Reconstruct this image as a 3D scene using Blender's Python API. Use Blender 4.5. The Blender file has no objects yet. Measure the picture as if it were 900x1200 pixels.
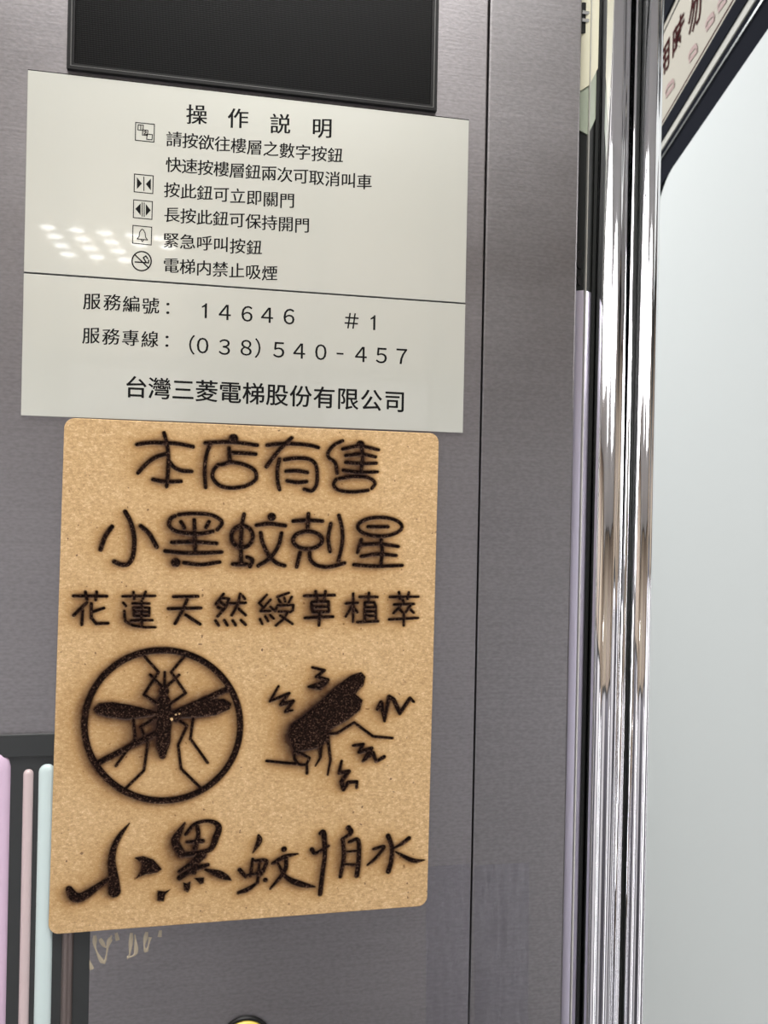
import bpy, bmesh, math, random
import numpy as np
from mathutils import Matrix, Vector
random.seed(7)
C = bpy.context.scene.collection
sc = bpy.context.scene

# ------------------------------------------------------------------ camera
F = 950.0
YAW = math.atan2(F, 5010.0); ROLL = 0.0202
CAM = np.array([0.0, -0.35, 0.0])
_c, _s = math.cos(YAW), math.sin(YAW)
FWD = np.array([_s, _c, 0.0]); RT = np.array([_c, -_s, 0.0]); UPW = np.array([0, 0, 1.0])
RX = RT*math.cos(ROLL) + UPW*math.sin(ROLL)
UX = UPW*math.cos(ROLL) - RT*math.sin(ROLL)
cd = bpy.data.cameras.new('camera'); cam = bpy.data.objects.new('camera', cd); C.objects.link(cam)
cam.matrix_world = Matrix(((RX[0], UX[0], -FWD[0], CAM[0]), (RX[1], UX[1], -FWD[1], CAM[1]),
                           (RX[2], UX[2], -FWD[2], CAM[2]), (0, 0, 0, 1)))
cd.sensor_fit = 'VERTICAL'; cd.sensor_height = 24.0; cd.sensor_width = 18.0
cd.lens = F/1200*24; cd.clip_start = 0.01; cd.clip_end = 50
cd.dof.use_dof = True; cd.dof.focus_distance = 0.36; cd.dof.aperture_fstop = 20
sc.camera = cam
sc.view_settings.view_transform = 'Standard'; sc.view_settings.look = 'None'
sc.view_settings.gamma = 1; sc.view_settings.use_curve_mapping = False
sc.view_settings.exposure = 0.0
w = bpy.data.worlds.new('world'); sc.world = w; w.use_nodes = True
w.node_tree.nodes['Background'].inputs[0].default_value = (0.8, 0.82, 0.85, 1)
w.node_tree.nodes['Background'].inputs[1].default_value = 0.3


def area(name, loc, target, sx, sy, power, col=(1, 1, 1)):
    l = bpy.data.lights.new(name, 'AREA'); l.shape = 'RECTANGLE'; l.size = sx; l.size_y = sy
    l.energy = power; l.color = col
    o = bpy.data.objects.new(name, l); C.objects.link(o); o.location = loc
    o.rotation_euler = (Vector(target)-Vector(loc)).to_track_quat('-Z', 'Y').to_euler()
    return o


area('car_ceiling_lamp', (-0.1, -0.42, 0.92), (-0.08, -0.40, 0), 1.1, 0.5, 21, (1.0, 0.985, 0.965))
area('landing_ceiling_lamp', (-0.1, 1.3, 1.3), (0.15, 1.2, 0), 1.4, 2.0, 40, (0.97, 0.99, 1.0))


area('added_landing_fill', (-0.5, 0.7, -0.2), (0.9, 0.9, -0.3), 0.5, 1.6, 2.4, (0.97, 0.99, 1.0))  # unseen fill, added to lighten the lower white panel


def ray(px, py):
    return FWD*F + RX*(px-450) - UX*(py-600)


def at(px, py, y=0.0):
    """point of the plane Y = y seen at a pixel"""
    v = ray(px, py); return CAM + v*((y-CAM[1])/v[1])


WA = YAW + math.atan2(60, F)                      # heading of the landing side wall
WD = np.array([math.sin(WA), math.cos(WA), 0.0]); WN = np.array([-math.cos(WA), math.sin(WA), 0.0])
WP = CAM - WN*0.40


def atw(px, py, off=0.0):
    """(s, z) on the landing side wall"""
    v = ray(px, py); P0 = WP + WN*off
    p = CAM + v*(np.dot(P0-CAM, WN)/np.dot(v, WN))
    return float(np.dot(p-WP, WD)), float(p[2])


def wpt(s, z, off):
    return tuple(WP + WD*s + WN*off + UPW*z)


# ------------------------------------------------------------------ materials
def mat(name, col, rough=0.5, metal=0.0, spec=0.5, emit=None, es=0.0):
    m = bpy.data.materials.new(name); m.use_nodes = True
    b = m.node_tree.nodes['Principled BSDF']
    b.inputs['Base Color'].default_value = (*col, 1); b.inputs['Roughness'].default_value = rough
    b.inputs['Metallic'].default_value = metal; b.inputs['Specular IOR Level'].default_value = spec
    if emit:
        b.inputs['Emission Color'].default_value = (*emit, 1); b.inputs['Emission Strength'].default_value = es
    return m


class N:
    """small node builder"""
    def __init__(s, m):
        s.m = m; s.t = m.node_tree; s.n = s.t.nodes; s.l = s.t.links
        s.b = s.n.get('Principled BSDF'); s.co = s.n.new('ShaderNodeTexCoord').outputs['Object']

    def vec(s, scale):
        q = s.n.new('ShaderNodeMapping'); q.inputs['Scale'].default_value = scale
        s.l.new(s.co, q.inputs['Vector']); return q.outputs['Vector']

    def noise(s, scale, vs=(1, 1, 1), detail=3, rough=0.6):
        q = s.n.new('ShaderNodeTexNoise'); s.l.new(s.vec(vs), q.inputs['Vector'])
        q.inputs['Scale'].default_value = scale; q.inputs['Detail'].default_value = detail
        q.inputs['Roughness'].default_value = rough; return q.outputs['Fac']

    def ramp(s, fac, stops):
        q = s.n.new('ShaderNodeValToRGB'); e = q.color_ramp.elements
        while len(e) < len(stops): e.new(0.5)
        for i, (p, c) in enumerate(stops):
            e[i].position = p; e[i].color = (*c, 1) if len(c) == 3 else c
        s.l.new(fac, q.inputs['Fac']); return q.outputs['Color']

    def mix(s, fac, a, b, mode='MIX'):
        q = s.n.new('ShaderNodeMix'); q.data_type = 'RGBA'; q.blend_type = mode
        for k, v in ((0, fac), (6, a), (7, b)):
            if isinstance(v, (int, float)): q.inputs[k].default_value = v
            elif isinstance(v, tuple): q.inputs[k].default_value = (*v, 1)
            else: s.l.new(v, q.inputs[k])
        return q.outputs[2]

    def attr(s, name):
        q = s.n.new('ShaderNodeAttribute'); q.attribute_name = name; return q.outputs['Fac']

    def math(s, op, a, b=0.0, clamp=False):
        q = s.n.new('ShaderNodeMath'); q.operation = op; q.use_clamp = clamp
        for k, v in ((0, a), (1, b)):
            if isinstance(v, (int, float)): q.inputs[k].default_value = v
            else: s.l.new(v, q.inputs[k])
        return q.outputs[0]

    def bump(s, h, strength, dist=0.001):
        q = s.n.new('ShaderNodeBump'); q.inputs['Strength'].default_value = strength
        q.inputs['Distance'].default_value = dist; s.l.new(h, q.inputs['Height'])
        s.l.new(q.outputs[0], s.b.inputs['Normal'])

    def set(s, k, v): s.l.new(v, s.b.inputs[k])


def brushed(name, base, rough):
    m = mat(name, base, rough, 1.0); q = N(m)
    streak = q.noise(60, (0.35, 1, 14), 4, 0.65)
    blot = q.noise(9, (1, 1, 1.6), 4, 0.55)
    grain = q.noise(900, (0.5, 1, 1), 2, 0.5)
    k1 = tuple(x*0.86 for x in base); k2 = tuple(min(1, x*1.12) for x in base)
    c = q.ramp(streak, [(0.3, k1), (0.72, k2)])
    c = q.mix(0.35, c, q.ramp(blot, [(0.3, k1), (0.7, k2)]))
    c = q.mix(0.25, c, q.ramp(grain, [(0.35, tuple(x*0.7 for x in base)), (0.65, tuple(min(1, x*1.3) for x in base))]))
    # a few pale wear streaks
    wear = q.noise(70, (0.3, 1, 3.5), 2, 0.5)
    c = q.mix(q.math('MULTIPLY', q.ramp(wear, [(0.72, (0, 0, 0)), (0.76, (1, 1, 1))]), 0.25), c, tuple(min(1, x*1.5) for x in base))
    q.set('Base Color', c)
    q.set('Roughness', q.ramp(blot, [(0.3, (rough-0.05,)*3), (0.7, (rough+0.06,)*3)]))
    q.bump(q.mix(0.5, streak, grain), 0.12, 0.0006)
    return m


M = {}
M['steel'] = brushed('brushed_steel', (0.28, 0.267, 0.273), 0.42)
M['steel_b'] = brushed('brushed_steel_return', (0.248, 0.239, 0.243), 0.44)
M['plate'] = mat('satin_plate', (0.63, 0.64, 0.57), 0.30, 0.45)
M['plate'].node_tree.nodes['Principled BSDF'].inputs['Coat Weight'].default_value = 0.8; M['plate'].node_tree.nodes['Principled BSDF'].inputs['Coat Roughness'].default_value = 0.03
q = N(M['plate']); q.bump(q.noise(1200, (1, 1, 0.4), 2), 0.03, 0.0003)
q.set('Base Color', q.ramp(q.noise(6, (1, 1, 1), 2), [(0.3, (0.68, 0.695, 0.62)), (0.7, (0.73, 0.74, 0.675))]))
M['plate_edge'] = mat('plate_edge', (0.75, 0.76, 0.72), 0.2, 0.8)
M['ink'] = mat('black_ink', (0.008, 0.008, 0.008), 0.7, spec=0.12)
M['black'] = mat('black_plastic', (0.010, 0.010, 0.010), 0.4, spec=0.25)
M['chrome'] = mat('chrome', (0.86, 0.86, 0.88), 0.05, 1.0)
q = N(M['chrome']); q.bump(q.noise(70, (1.0, 1.0, 0.014), 2), 0.08, 0.0010)
M['chrome_line'] = mat('chrome_line', (0.7, 0.72, 0.7), 0.25, 1.0)
M['screen'] = mat('display_screen', (0.02, 0.021, 0.02), 0.3, spec=0.1)
q = N(M['screen'])
sx = q.n.new('ShaderNodeSeparateXYZ'); q.l.new(q.co, sx.inputs[0])
k = 2*math.pi/0.00095
ga = q.math('SINE', q.math('MULTIPLY', q.math('ADD', sx.outputs[0], q.math('MULTIPLY', sx.outputs[2], 0.577)), k))
gb = q.math('SINE', q.math('MULTIPLY', q.math('SUBTRACT', sx.outputs[0], q.math('MULTIPLY', sx.outputs[2], 0.577)), k))
dots = q.math('MULTIPLY', ga, gb)
q.set('Base Color', q.ramp(dots, [(0.35, (0.003, 0.003, 0.003)), (0.8, (0.028, 0.029, 0.028))]))
q.bump(dots, 0.15, 0.0002)

M['white'] = mat('white_enamel', (0.73, 0.75, 0.74), 0.6, spec=0.3)
M['dark_frame'] = mat('dark_frame', (0.014, 0.015, 0.021), 0.9, spec=0.03)
M['light_line'] = mat('bright_strip', (0.55, 0.53, 0.48), 0.5, spec=0.2)
M['paper'] = mat('notice_paper', (0.50, 0.46, 0.39), 0.7, spec=0.2)
M['red'] = mat('dark_red_print', (0.05, 0.010, 0.010), 0.8, spec=0.05)
M['pink'] = mat('faded_pink_print', (0.40, 0.27, 0.25), 0.6)
M['cream'] = mat('cream_reflection', (0.58, 0.56, 0.41), 0.4)  # tones reflected in the jamb strip, given as plain colour
M['sage'] = mat('sage_reflection', (0.28, 0.32, 0.24), 0.4)
M['ridge'] = mat('ridge_highlight_metal', (0.55, 0.55, 0.50), 0.3, 0.6)
M['dim_line'] = mat('dim_metal_line', (0.16, 0.16, 0.155), 0.4, 0.8)
M['rubber_and_reflection'] = mat('black_rubber_and_reflection', (0.012, 0.013, 0.012), 0.5, spec=0.15)
M['lilac_reflection'] = mat('lilac_reflection', (0.60, 0.57, 0.68), 0.28, 0.7)
M['yellow'] = mat('yellow_button', (0.75, 0.58, 0.12), 0.35)
M['pipe_pink'] = mat('pink_lilac_enamel', (0.72, 0.54, 0.70), 0.3)
M['pipe_teal'] = mat('pale_teal_enamel', (0.62, 0.74, 0.73), 0.3)
M['pipe_pale'] = mat('pale_rose_enamel', (0.62, 0.50, 0.50), 0.3)
M['pipe_dark'] = mat('dull_bronze_metal', (0.16, 0.13, 0.12), 0.35, 0.6)
M['charcoal'] = mat('charcoal_plate', (0.025, 0.028, 0.028), 0.35)
M['wood'] = mat('brown_laminate', (0.40, 0.31, 0.24), 0.4)
M['pale_clad'] = mat('pale_cladding', (0.84, 0.83, 0.86), 0.4)
M['mid_clad'] = mat('steel_cladding', (0.16, 0.155, 0.18), 0.4, 0.5)
M['wood_b'] = mat('tan_laminate', (0.60, 0.50, 0.38), 0.4)
M['floor'] = mat('floor_stone', (0.72, 0.71, 0.70), 0.4)
M['ceil'] = mat('ceiling_white', (0.72, 0.72, 0.72), 0.5)
M['added_glow'] = mat('added_glow_white', (0.9, 0.9, 0.9), 0.5, emit=(1, 0.98, 1.0), es=3.0)  # glow of the strips added to the car walls
M['led'] = mat('led_lamp', (1, 1, 1), 0.5, emit=(1, 1, 1), es=16.0)
M['ochre'] = mat('ochre_curl', (0.42, 0.36, 0.26), 0.35)
M['wallpaint'] = mat('landing_paint', (0.78, 0.78, 0.76), 0.6)
for key, sc_, st in (('wood', 30, 0.1), ('floor', 40, 0.05), ('white', 15, 0.02), ('wallpaint', 30, 0.05), ('ceil', 30, 0.05)):
    q = N(M[key]); q.bump(q.noise(sc_, (1, 1, 1), 3), st, 0.001)

# MDF, with the burnt and scorched marks carried by the engraving itself
m = M['mdf'] = mat('mdf_board', (0.6, 0.4, 0.2), 0.6); q = N(m)
fib = q.noise(720, (1, 1, 1.6), 4, 0.8); coarse = q.noise(300, (1, 1, 1), 3, 0.6); big = q.noise(14, (1, 1, 1), 2, 0.5)
c = q.ramp(fib, [(0.30, (0.20, 0.105, 0.038)), (0.43, (0.52, 0.325, 0.135)), (0.55, (0.68, 0.455, 0.215)), (0.66, (0.98, 0.78, 0.47))])
c = q.mix(0.3, c, q.ramp(coarse, [(0.3, (0.47, 0.30, 0.145)), (0.7, (0.69, 0.47, 0.25))]))
c = q.mix(0.25, c, q.ramp(big, [(0.3, (0.52, 0.34, 0.175)), (0.7, (0.70, 0.50, 0.30))]))
speck = q.noise(520, (1, 1, 1), 1, 0.3)
c = q.mix(q.ramp(speck, [(0.76, (0, 0, 0)), (0.79, (0.8,)*3)]), c, (0.10, 0.05, 0.03))
sco = q.math('MULTIPLY', q.attr('scorch'), q.math('ADD', q.math('MULTIPLY', coarse, 0.6), 0.85), True)
c = q.mix(sco, c, q.ramp(q.attr('scorch'), [(0.0, (0.52, 0.30, 0.10)), (0.40, (0.34, 0.17, 0.035)), (0.62, (0.15, 0.06, 0.010)), (0.9, (0.03, 0.010, 0.003))]))
fine = q.noise(1250, (1, 1, 1), 2, 0.7)
char = q.ramp(fine, [(0.40, (0.006, 0.003, 0.002)), (0.56, (0.020, 0.009, 0.006)), (0.72, (0.13, 0.075, 0.05))])
c = q.mix(q.attr('burn'), c, char)
q.set('Base Color', c)
q.set('Specular IOR Level', q.ramp(q.attr('burn'), [(0, (0.25,)*3), (1, (0.06,)*3)]))
q.set('Roughness', q.ramp(q.attr('burn'), [(0, (0.62,)*3), (1, (0.6,)*3)]))
hb = q.math('ADD', q.math('MULTIPLY', fib, q.math('SUBTRACT', 1.0, q.attr('burn'))), q.math('MULTIPLY', fine, q.math('MULTIPLY', q.attr('burn'), 2.0)))
q.bump(hb, 0.35, 0.0004)
M['mdf_edge'] = mat('mdf_cut_edge', (0.10, 0.05, 0.025), 0.7)

# clear tape: nearly all light passes, a thin gloss stays
m = M['tape'] = bpy.data.materials.new('clear_tape'); m.use_nodes = True; q = N(m)
q.n.remove(q.b); tr = q.n.new('ShaderNodeBsdfTransparent'); gl = q.n.new('ShaderNodeBsdfGlossy')
tr.inputs[0].default_value = (0.955, 0.955, 0.97, 1); gl.inputs['Roughness'].default_value = 0.3
mx = q.n.new('ShaderNodeMixShader'); q.l.new(tr.outputs[0], mx.inputs[1]); q.l.new(gl.outputs[0], mx.inputs[2])
wr = q.noise(60, (3, 1, 0.5), 4, 0.6)
q.l.new(q.ramp(wr, [(0.42, (0.015,)*3), (0.5, (0.05,)*3), (0.62, (0.01,)*3)]), mx.inputs[0])
bp = q.n.new('ShaderNodeBump'); bp.inputs['Strength'].default_value = 0.5; bp.inputs['Distance'].default_value = 0.001
q.l.new(wr, bp.inputs['Height']); q.l.new(bp.outputs[0], gl.inputs['Normal'])
q.l.new(mx.outputs[0], q.n['Material Output'].inputs['Surface'])


# ------------------------------------------------------------------ mesh helpers
def link(name, me, parent=None, m=None):
    o = bpy.data.objects.new(name, me); C.objects.link(o)
    if m: me.materials.append(m)
    if parent: o.parent = parent
    return o


def obj(name, bm, m, parent=None, smooth=False):
    me = bpy.data.meshes.new(name)
    bmesh.ops.recalc_face_normals(bm, faces=bm.faces)
    bm.to_mesh(me); bm.free()
    if smooth:
        me.polygons.foreach_set('use_smooth', [True]*len(me.polygons))
    return link(name, me, parent, m)


def tag(o, label, cat, group=None):
    o['label'] = label; o['category'] = cat
    if group: o['group'] = group
    return o


def struct(o): o['kind'] = 'structure'; return o


def empty(name, loc=(0, 0, 0)):
    o = bpy.data.objects.new(name, None); C.objects.link(o); o.location = loc; o.empty_display_size = 0.02
    o['_org'] = list(loc); return o


def kid(o, parent):
    """parent a mesh whose data is in world space under an Empty away from the origin"""
    o.parent = parent; o.matrix_parent_inverse = Matrix.Translation(parent.location).inverted(); return o


def box(bm, x0, x1, y0, y1, z0, z1, bev=0.0, seg=2):
    vs = [bm.verts.new(p) for p in ((x0, y0, z0), (x1, y0, z0), (x1, y1, z0), (x0, y1, z0), (x0, y0, z1), (x1, y0, z1), (x1, y1, z1), (x0, y1, z1))]
    fs = [bm.faces.new([vs[i] for i in f]) for f in ((0, 1, 2, 3), (4, 7, 6, 5), (0, 4, 5, 1), (1, 5, 6, 2), (2, 6, 7, 3), (3, 7, 4, 0))]
    if bev:
        es = list({e for f in fs for e in f.edges})
        bmesh.ops.bevel(bm, geom=es, offset=bev, segments=seg, affect='EDGES', profile=0.5)
    return bm


def prism(poly, y0, y1, bev=0.0):
    """polygon of (x, z) extruded from y0 (front) to y1"""
    bm = bmesh.new(); a = [bm.verts.new((x, y0, z)) for x, z in poly]; b = [bm.verts.new((x, y1, z)) for x, z in poly]
    f = bm.faces.new(a); bm.faces.new(b[::-1]); n = len(poly)
    for i in range(n): bm.faces.new((a[i], b[i], b[(i+1) % n], a[(i+1) % n]))
    if bev: bmesh.ops.bevel(bm, geom=list(f.edges), offset=bev, segments=2, affect='EDGES', profile=0.5)
    return bm


def pxpoly(pts, y):
    return [(at(px, py, y)[0], at(px, py, y)[2]) for px, py in pts]


def extrude_profile(bm, prof, z0, z1, lean=0.0, closed=False, nz=1):
    """(x, y) profile swept up along z"""
    rows = []
    for j in range(nz+1):
        z = z0+(z1-z0)*j/nz
        rows.append([bm.verts.new((x+lean*z, y, z)) for x, y in prof])
    n = len(prof)
    for j in range(nz):
        for i in range(n if closed else n-1):
            k = (i+1) % n; bm.faces.new((rows[j][i], rows[j][k], rows[j+1][k], rows[j+1][i]))
    if closed:
        bm.faces.new(rows[0][::-1]); bm.faces.new(rows[-1])
    return bm


# ------------------------------------------------------------------ setting: front wall of the lift car
def X(px, py, y=0.0): return at(px, py, y)[0]
def Z(px, py, y=0.0): return at(px, py, y)[2]


xs_seam = (X(573, 0)+X(550.5, 1200))/2
xs_edge = (X(680, 0)+X(662, 1200))/2
wf = empty('wall_front', (0, 0.03, -1.45)); struct(wf)
b = bmesh.new(); box(b, -0.9, xs_edge-0.001, 0.004, 0.03, -1.45, 0.95)
kid(obj('backing', b, M['black']), wf)
b = bmesh.new(); box(b, -0.9, xs_seam-0.0004, 0.0, 0.004, -1.45, 0.95, 0.0006)
kid(obj('steel_panel', b, M['steel']), wf)
b = bmesh.new()
r = 0.0011
prof = [(xs_seam+0.0004, 0.004)] + [(xs_seam+0.0004+r*0.9-r*0.9*math.cos(a), 0.0002+r*0.5-r*0.5*math.sin(a)) for a in np.linspace(0.15, math.pi/2, 8)]
prof += [(xs_edge-0.001, 0.0002), (xs_edge, 0.0012), (xs_edge, 0.03), (xs_edge-0.004, 0.03), (xs_edge-0.004, 0.004)]
extrude_profile(b, prof, -1.45, 0.95, closed=True)
kid(obj('steel_panel', b, M['steel_b'], smooth=False), wf)

# ------------------------------------------------------------------ car shell (behind and beside the camera)
def slab(name, x0, x1, y0, y1, z0, z1, m, parent=None):
    b = bmesh.new(); box(b, x0, x1, y0, y1, z0, z1)
    o = obj(name, b, m)
    if parent: kid(o, parent)
    return o


struct(slab('floor', -0.9, 2.4, -1.5, 2.9, -1.47, -1.45, M['floor']))
struct(slab('ceiling', -0.92, 1.02, -1.5, 0.0, 0.95, 0.97, M['ceil']))
for side, (a0, a1, b0, b1) in {'left': (-0.92, -0.9, -1.5, 0.03), 'back': (-0.92, 1.02, -1.52, -1.5), 'right': (1.0, 1.02, -1.5, 0.0)}.items():
    e = empty('wall_'+side, ((a0+a1)/2, (b0+b1)/2, -1.45)); struct(e)
    slab('backing', a0, a1, b0, b1, -1.45, 0.97, M['charcoal'], e)
    L = (b1-b0) if side != 'back' else (a1-a0); n = 7
    for i in range(n):
        u0 = i*L/n+0.02; u1 = (i+1)*L/n-0.02
        for z0, z1, mm in ((-1.42, 0.30, 'pale_clad' if i % 2 == 0 else 'mid_clad'), (0.33, 0.93, 'wood' if i % 2 else 'wood_b')):
            if side == 'left': slab('cladding_panel', a1, a1+0.008, b0+u0, min(b0+u1, 0), z0, z1, M[mm], e)
            elif side == 'right': slab('cladding_panel', a0-0.008, a0, b0+u0, b0+u1, z0, z1, M[mm], e)
            else: slab('cladding_panel', max(a0+u0, -0.9), min(a0+u1, 1.0), b1, b1+0.008, z0, z1, M[mm], e)
wbk = bpy.data.objects['wall_back']
for r_ in range(4):
    for c_ in range(5 if r_ < 2 else 3):
        p = at(57+c_*33+r_*8, 268+r_*10.5+c_*3.2, 0.0); d_ = p-CAM; d_[1] *= -1; k_ = (-1.485-p[1])/d_[1]; q_ = p+d_*k_
        b = bmesh.new()
        ring = [(0.017*math.cos(t), 0.0045*math.sin(t)) for t in np.linspace(0, 2*math.pi, 12, False)]
        b.faces.new([b.verts.new((q_[0]+a_, -1.48, q_[2]+c2)) for a_, c2 in ring])
        kid(obj('led_lamp', b, M['led']), wbk)
# upright glowing strips added, unseen, to streak the chrome with bright reflections
slab('bright_strip', 0.82, 0.96, -1.489, -1.48, -1.3, 0.22, M['added_glow'], wbk)
slab('bright_strip', -0.66, -0.54, -1.489, -1.48, -1.3, 0.26, M['added_glow'], wbk)
slab('bright_strip', -0.889, -0.88, -0.90, -0.78, -1.3, 0.26, M['added_glow'], bpy.data.objects['wall_left'])
slab('bright_strip', 0.98, 0.989, -0.42, -0.36, -1.3, 0.26, M['added_glow'], bpy.data.objects['wall_right'])
slab('added_dark_slab', 0.985, 0.9895, -0.26, -0.04, -1.4, 0.9, M['charcoal'], bpy.data.objects['wall_right'])  # unseen slab, added to reflect as dark bands in the chrome
# landing beyond the opening
struct(slab('wall_landing', -0.9, 2.4, 2.9, 2.92, -1.45, 1.4, M['wallpaint']))
struct(slab('ceiling_landing', -0.9, 2.4, 0.04, 2.9, 1.4, 1.42, M['ceil']))
struct(slab('wall_landing_left', -0.92, -0.9, 0.03, 2.9, -1.45, 1.4, M['wallpaint']))
struct(slab('wall_landing_right', 2.4, 2.42, 0.03, 2.9, -1.45, 1.4, M['wallpaint']))
struct(slab('wall_opening_head', xs_edge, 1.02, 0.0, 0.03, 0.75, 0.97, M['steel_b']))

# ------------------------------------------------------------------ door jamb strip, gap and chrome column
JY = 0.004
jl = lambda px0, px1, y: ((X(px0, 0, y)+X(px1, 1200, y))/2)
xa = xs_edge; xr = (X(693, 0, JY)+X(673, 1200, JY))/2; xb = (X(707.5, 0, 0.007)+X(685.5, 1200, 0.007))/2
xc0 = (X(708, 0, 0.003)+X(689.5, 1200, 0.003))/2; xc0 -= 0.0010; xb = xc0-0.0006; xr = (xa+xb)/2-0.0003; xc1 = (X(776.5, 0, 0.002)+X(758.5, 1200, 0.002))/2
js = tag(empty('door_edge_strip', (xr, 0.02, -1.45)), 'narrow ridged strip between grey steel panel and chrome column, reflections coloured cream above and lilac below', 'door edge')  # polished strip whose reflections are built as coloured parts


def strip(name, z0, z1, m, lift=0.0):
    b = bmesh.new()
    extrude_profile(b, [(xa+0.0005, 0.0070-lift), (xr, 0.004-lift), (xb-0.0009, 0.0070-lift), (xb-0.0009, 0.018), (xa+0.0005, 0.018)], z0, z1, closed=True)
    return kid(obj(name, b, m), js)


b = bmesh.new(); box(b, xr-0.00025, xr+0.00025, 0.0024, 0.006, -1.43, 0.74); kid(obj('ridge_highlight', b, M['ridge']), js)  # pale sliver standing in for the highlight along the ridge
zt = Z(690, 108, JY); zt2 = Z(690, 158, JY); zs = Z(685, 340, JY)
strip('lilac_reflection_edge', -1.43, zs, M['lilac_reflection'])['label'] = 'lilac grey reflected tone, lower length'
strip('dark_reflection_edge', zs, 0.74, M['rubber_and_reflection'])['label'] = 'dark reflection length'


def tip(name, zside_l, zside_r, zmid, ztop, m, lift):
    """ridged piece in a reflected tone, with a pointed lower end"""
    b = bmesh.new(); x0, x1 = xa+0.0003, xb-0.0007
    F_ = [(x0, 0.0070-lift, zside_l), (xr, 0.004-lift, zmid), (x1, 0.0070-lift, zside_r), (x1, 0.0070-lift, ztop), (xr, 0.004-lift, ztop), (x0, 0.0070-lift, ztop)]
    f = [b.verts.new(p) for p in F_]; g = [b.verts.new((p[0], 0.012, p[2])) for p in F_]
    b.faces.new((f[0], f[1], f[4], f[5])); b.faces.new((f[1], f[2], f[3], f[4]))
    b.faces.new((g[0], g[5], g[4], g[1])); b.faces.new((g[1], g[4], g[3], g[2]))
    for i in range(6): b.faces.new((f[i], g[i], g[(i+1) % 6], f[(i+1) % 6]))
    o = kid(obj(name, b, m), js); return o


tip('reflection_part', Z(677, 147, JY), Z(707, 135, JY), Z(691, 159, JY), 0.74, M['sage'], 0.0006)['label'] = 'sage green reflection with pointed lower end'
tip('reflection_part', Z(677, 107, JY), Z(707, 78, JY), Z(692, 101, JY), 0.74, M['cream'], 0.0012)['label'] = 'cream reflection, upper length'


def disc(bm, cx, y, cz, r, n=28, th=0.001, rx=None):
    rx = rx or r
    a = [bm.verts.new((cx+rx*math.cos(t), y, cz+r*math.sin(t))) for t in np.linspace(0, 2*math.pi, n, False)]
    c_ = [bm.verts.new((cx+rx*math.cos(t), y+th, cz+r*math.sin(t))) for t in np.linspace(0, 2*math.pi, n, False)]
    bm.faces.new(a); bm.faces.new(c_[::-1])
    for i in range(n): bm.faces.new((a[i], c_[i], c_[(i+1) % n], a[(i+1) % n]))


b = bmesh.new(); disc(b, xa+0.0025, 0.0040, Z(684, 14), 0.0072, th=0.003, rx=0.0042); h = kid(obj('reflected_screw_cap', b, M['rubber_and_reflection']), js)  # reflected screw, built as small solid parts
b = bmesh.new()
for k in (-1, 1): box(b, xa+0.0012, xa+0.0050, 0.0032, 0.0042, Z(684, 13)+k*0.0018-0.0008, Z(684, 13)+k*0.0018+0.0008, 0.0002, 1)
kid(obj('reflected_screw', b, M['chrome_line']), h.parent)
b = bmesh.new(); disc(b, xa+0.004, 0.0048, Z(683, 300), 0.0045, th=0.003, rx=0.0026); disc(b, xa+0.004, 0.0048, Z(683, 325), 0.0024, th=0.003, rx=0.0018)
kid(obj('reflected_sensor', b, M['black']), js)
# dark slot between strip and column
b = bmesh.new(); box(b, xb-0.0012, xc0-0.0001, 0.0060, 0.03, -1.45, 0.75); o = obj('gasket', b, M['rubber_and_reflection']); kid(o, js)

for o in js.children:                      # the strip narrows a little downwards
    for v in o.data.vertices:
        if v.co.x > xr+0.002: v.co.x += 0.0018*(v.co.z-0.23)
col_ = tag(empty('chrome_column', ((xc0+xc1)/2, 0.02, -1.45)), 'mirror-polished chrome door column right of the grey steel wall', 'column')


def bullnose(x0, x1, yb, depth, sq=1.0, n=90, rip=0.0):
    cx, rx = (x0+x1)/2, (x1-x0)/2
    return [(cx-rx*math.cos(t), yb-depth*max(0.0, math.sin(t))**sq+rip*math.sin(11*t)*math.sin(t)) for t in np.linspace(0, math.pi, n)]


wcol = xc1-xc0
f_ = lambda k_: xc0+wcol*k_
b = bmesh.new(); extrude_profile(b, bullnose(f_(0), f_(0.47), 0.008, 0.010, 0.55, rip=0.00012)+[(f_(0.47), 0.03), (f_(0), 0.03)], -1.45, 0.75, closed=True)
kid(obj('main_tube', b, M['chrome']), col_)
b = bmesh.new(); extrude_profile(b, bullnose(f_(0.475), f_(0.585), 0.0055, 0.004, n=20)+[(f_(0.585), 0.029), (f_(0.475), 0.029)], -1.45, 0.75, closed=True)
kid(obj('middle_bead', b, M['chrome']), col_)
b = bmesh.new(); extrude_profile(b, [(f_(0.585), 0.0045), (f_(0.65), 0.0045), (f_(0.65), 0.029), (f_(0.585), 0.029)], -1.45, 0.75, closed=True)
kid(obj('groove_dark_band', b, M['rubber_and_reflection']), col_)  # groove widened in black for the dark band reflected there
b = bmesh.new(); extrude_profile(b, bullnose(f_(0.65), f_(1), 0.007, 0.008, 0.6, rip=0.00010)+[(f_(1), 0.03), (f_(0.65), 0.03)], -1.45, 0.75, closed=True)
kid(obj('outer_bead', b, M['chrome']), col_)
for o in col_.children:
    for p in o.data.polygons:
        p.use_smooth = p.normal.y < 0.2 and abs(p.normal.z) < 0.5 and not (abs(p.normal.x) > 0.999)

# ------------------------------------------------------------------ floor display, top
def rrect(x0, x1, z0, z1, r, n=6):
    P = []
    for cx, cz, a0 in ((x1-r, z1-r, 0), (x0+r, z1-r, 90), (x0+r, z0+r, 180), (x1-r, z0+r, 270)):
        for i in range(n+1):
            t = math.radians(a0+90*i/n); P.append((cx+r*math.cos(t), cz+r*math.sin(t)))
    return P


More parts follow.
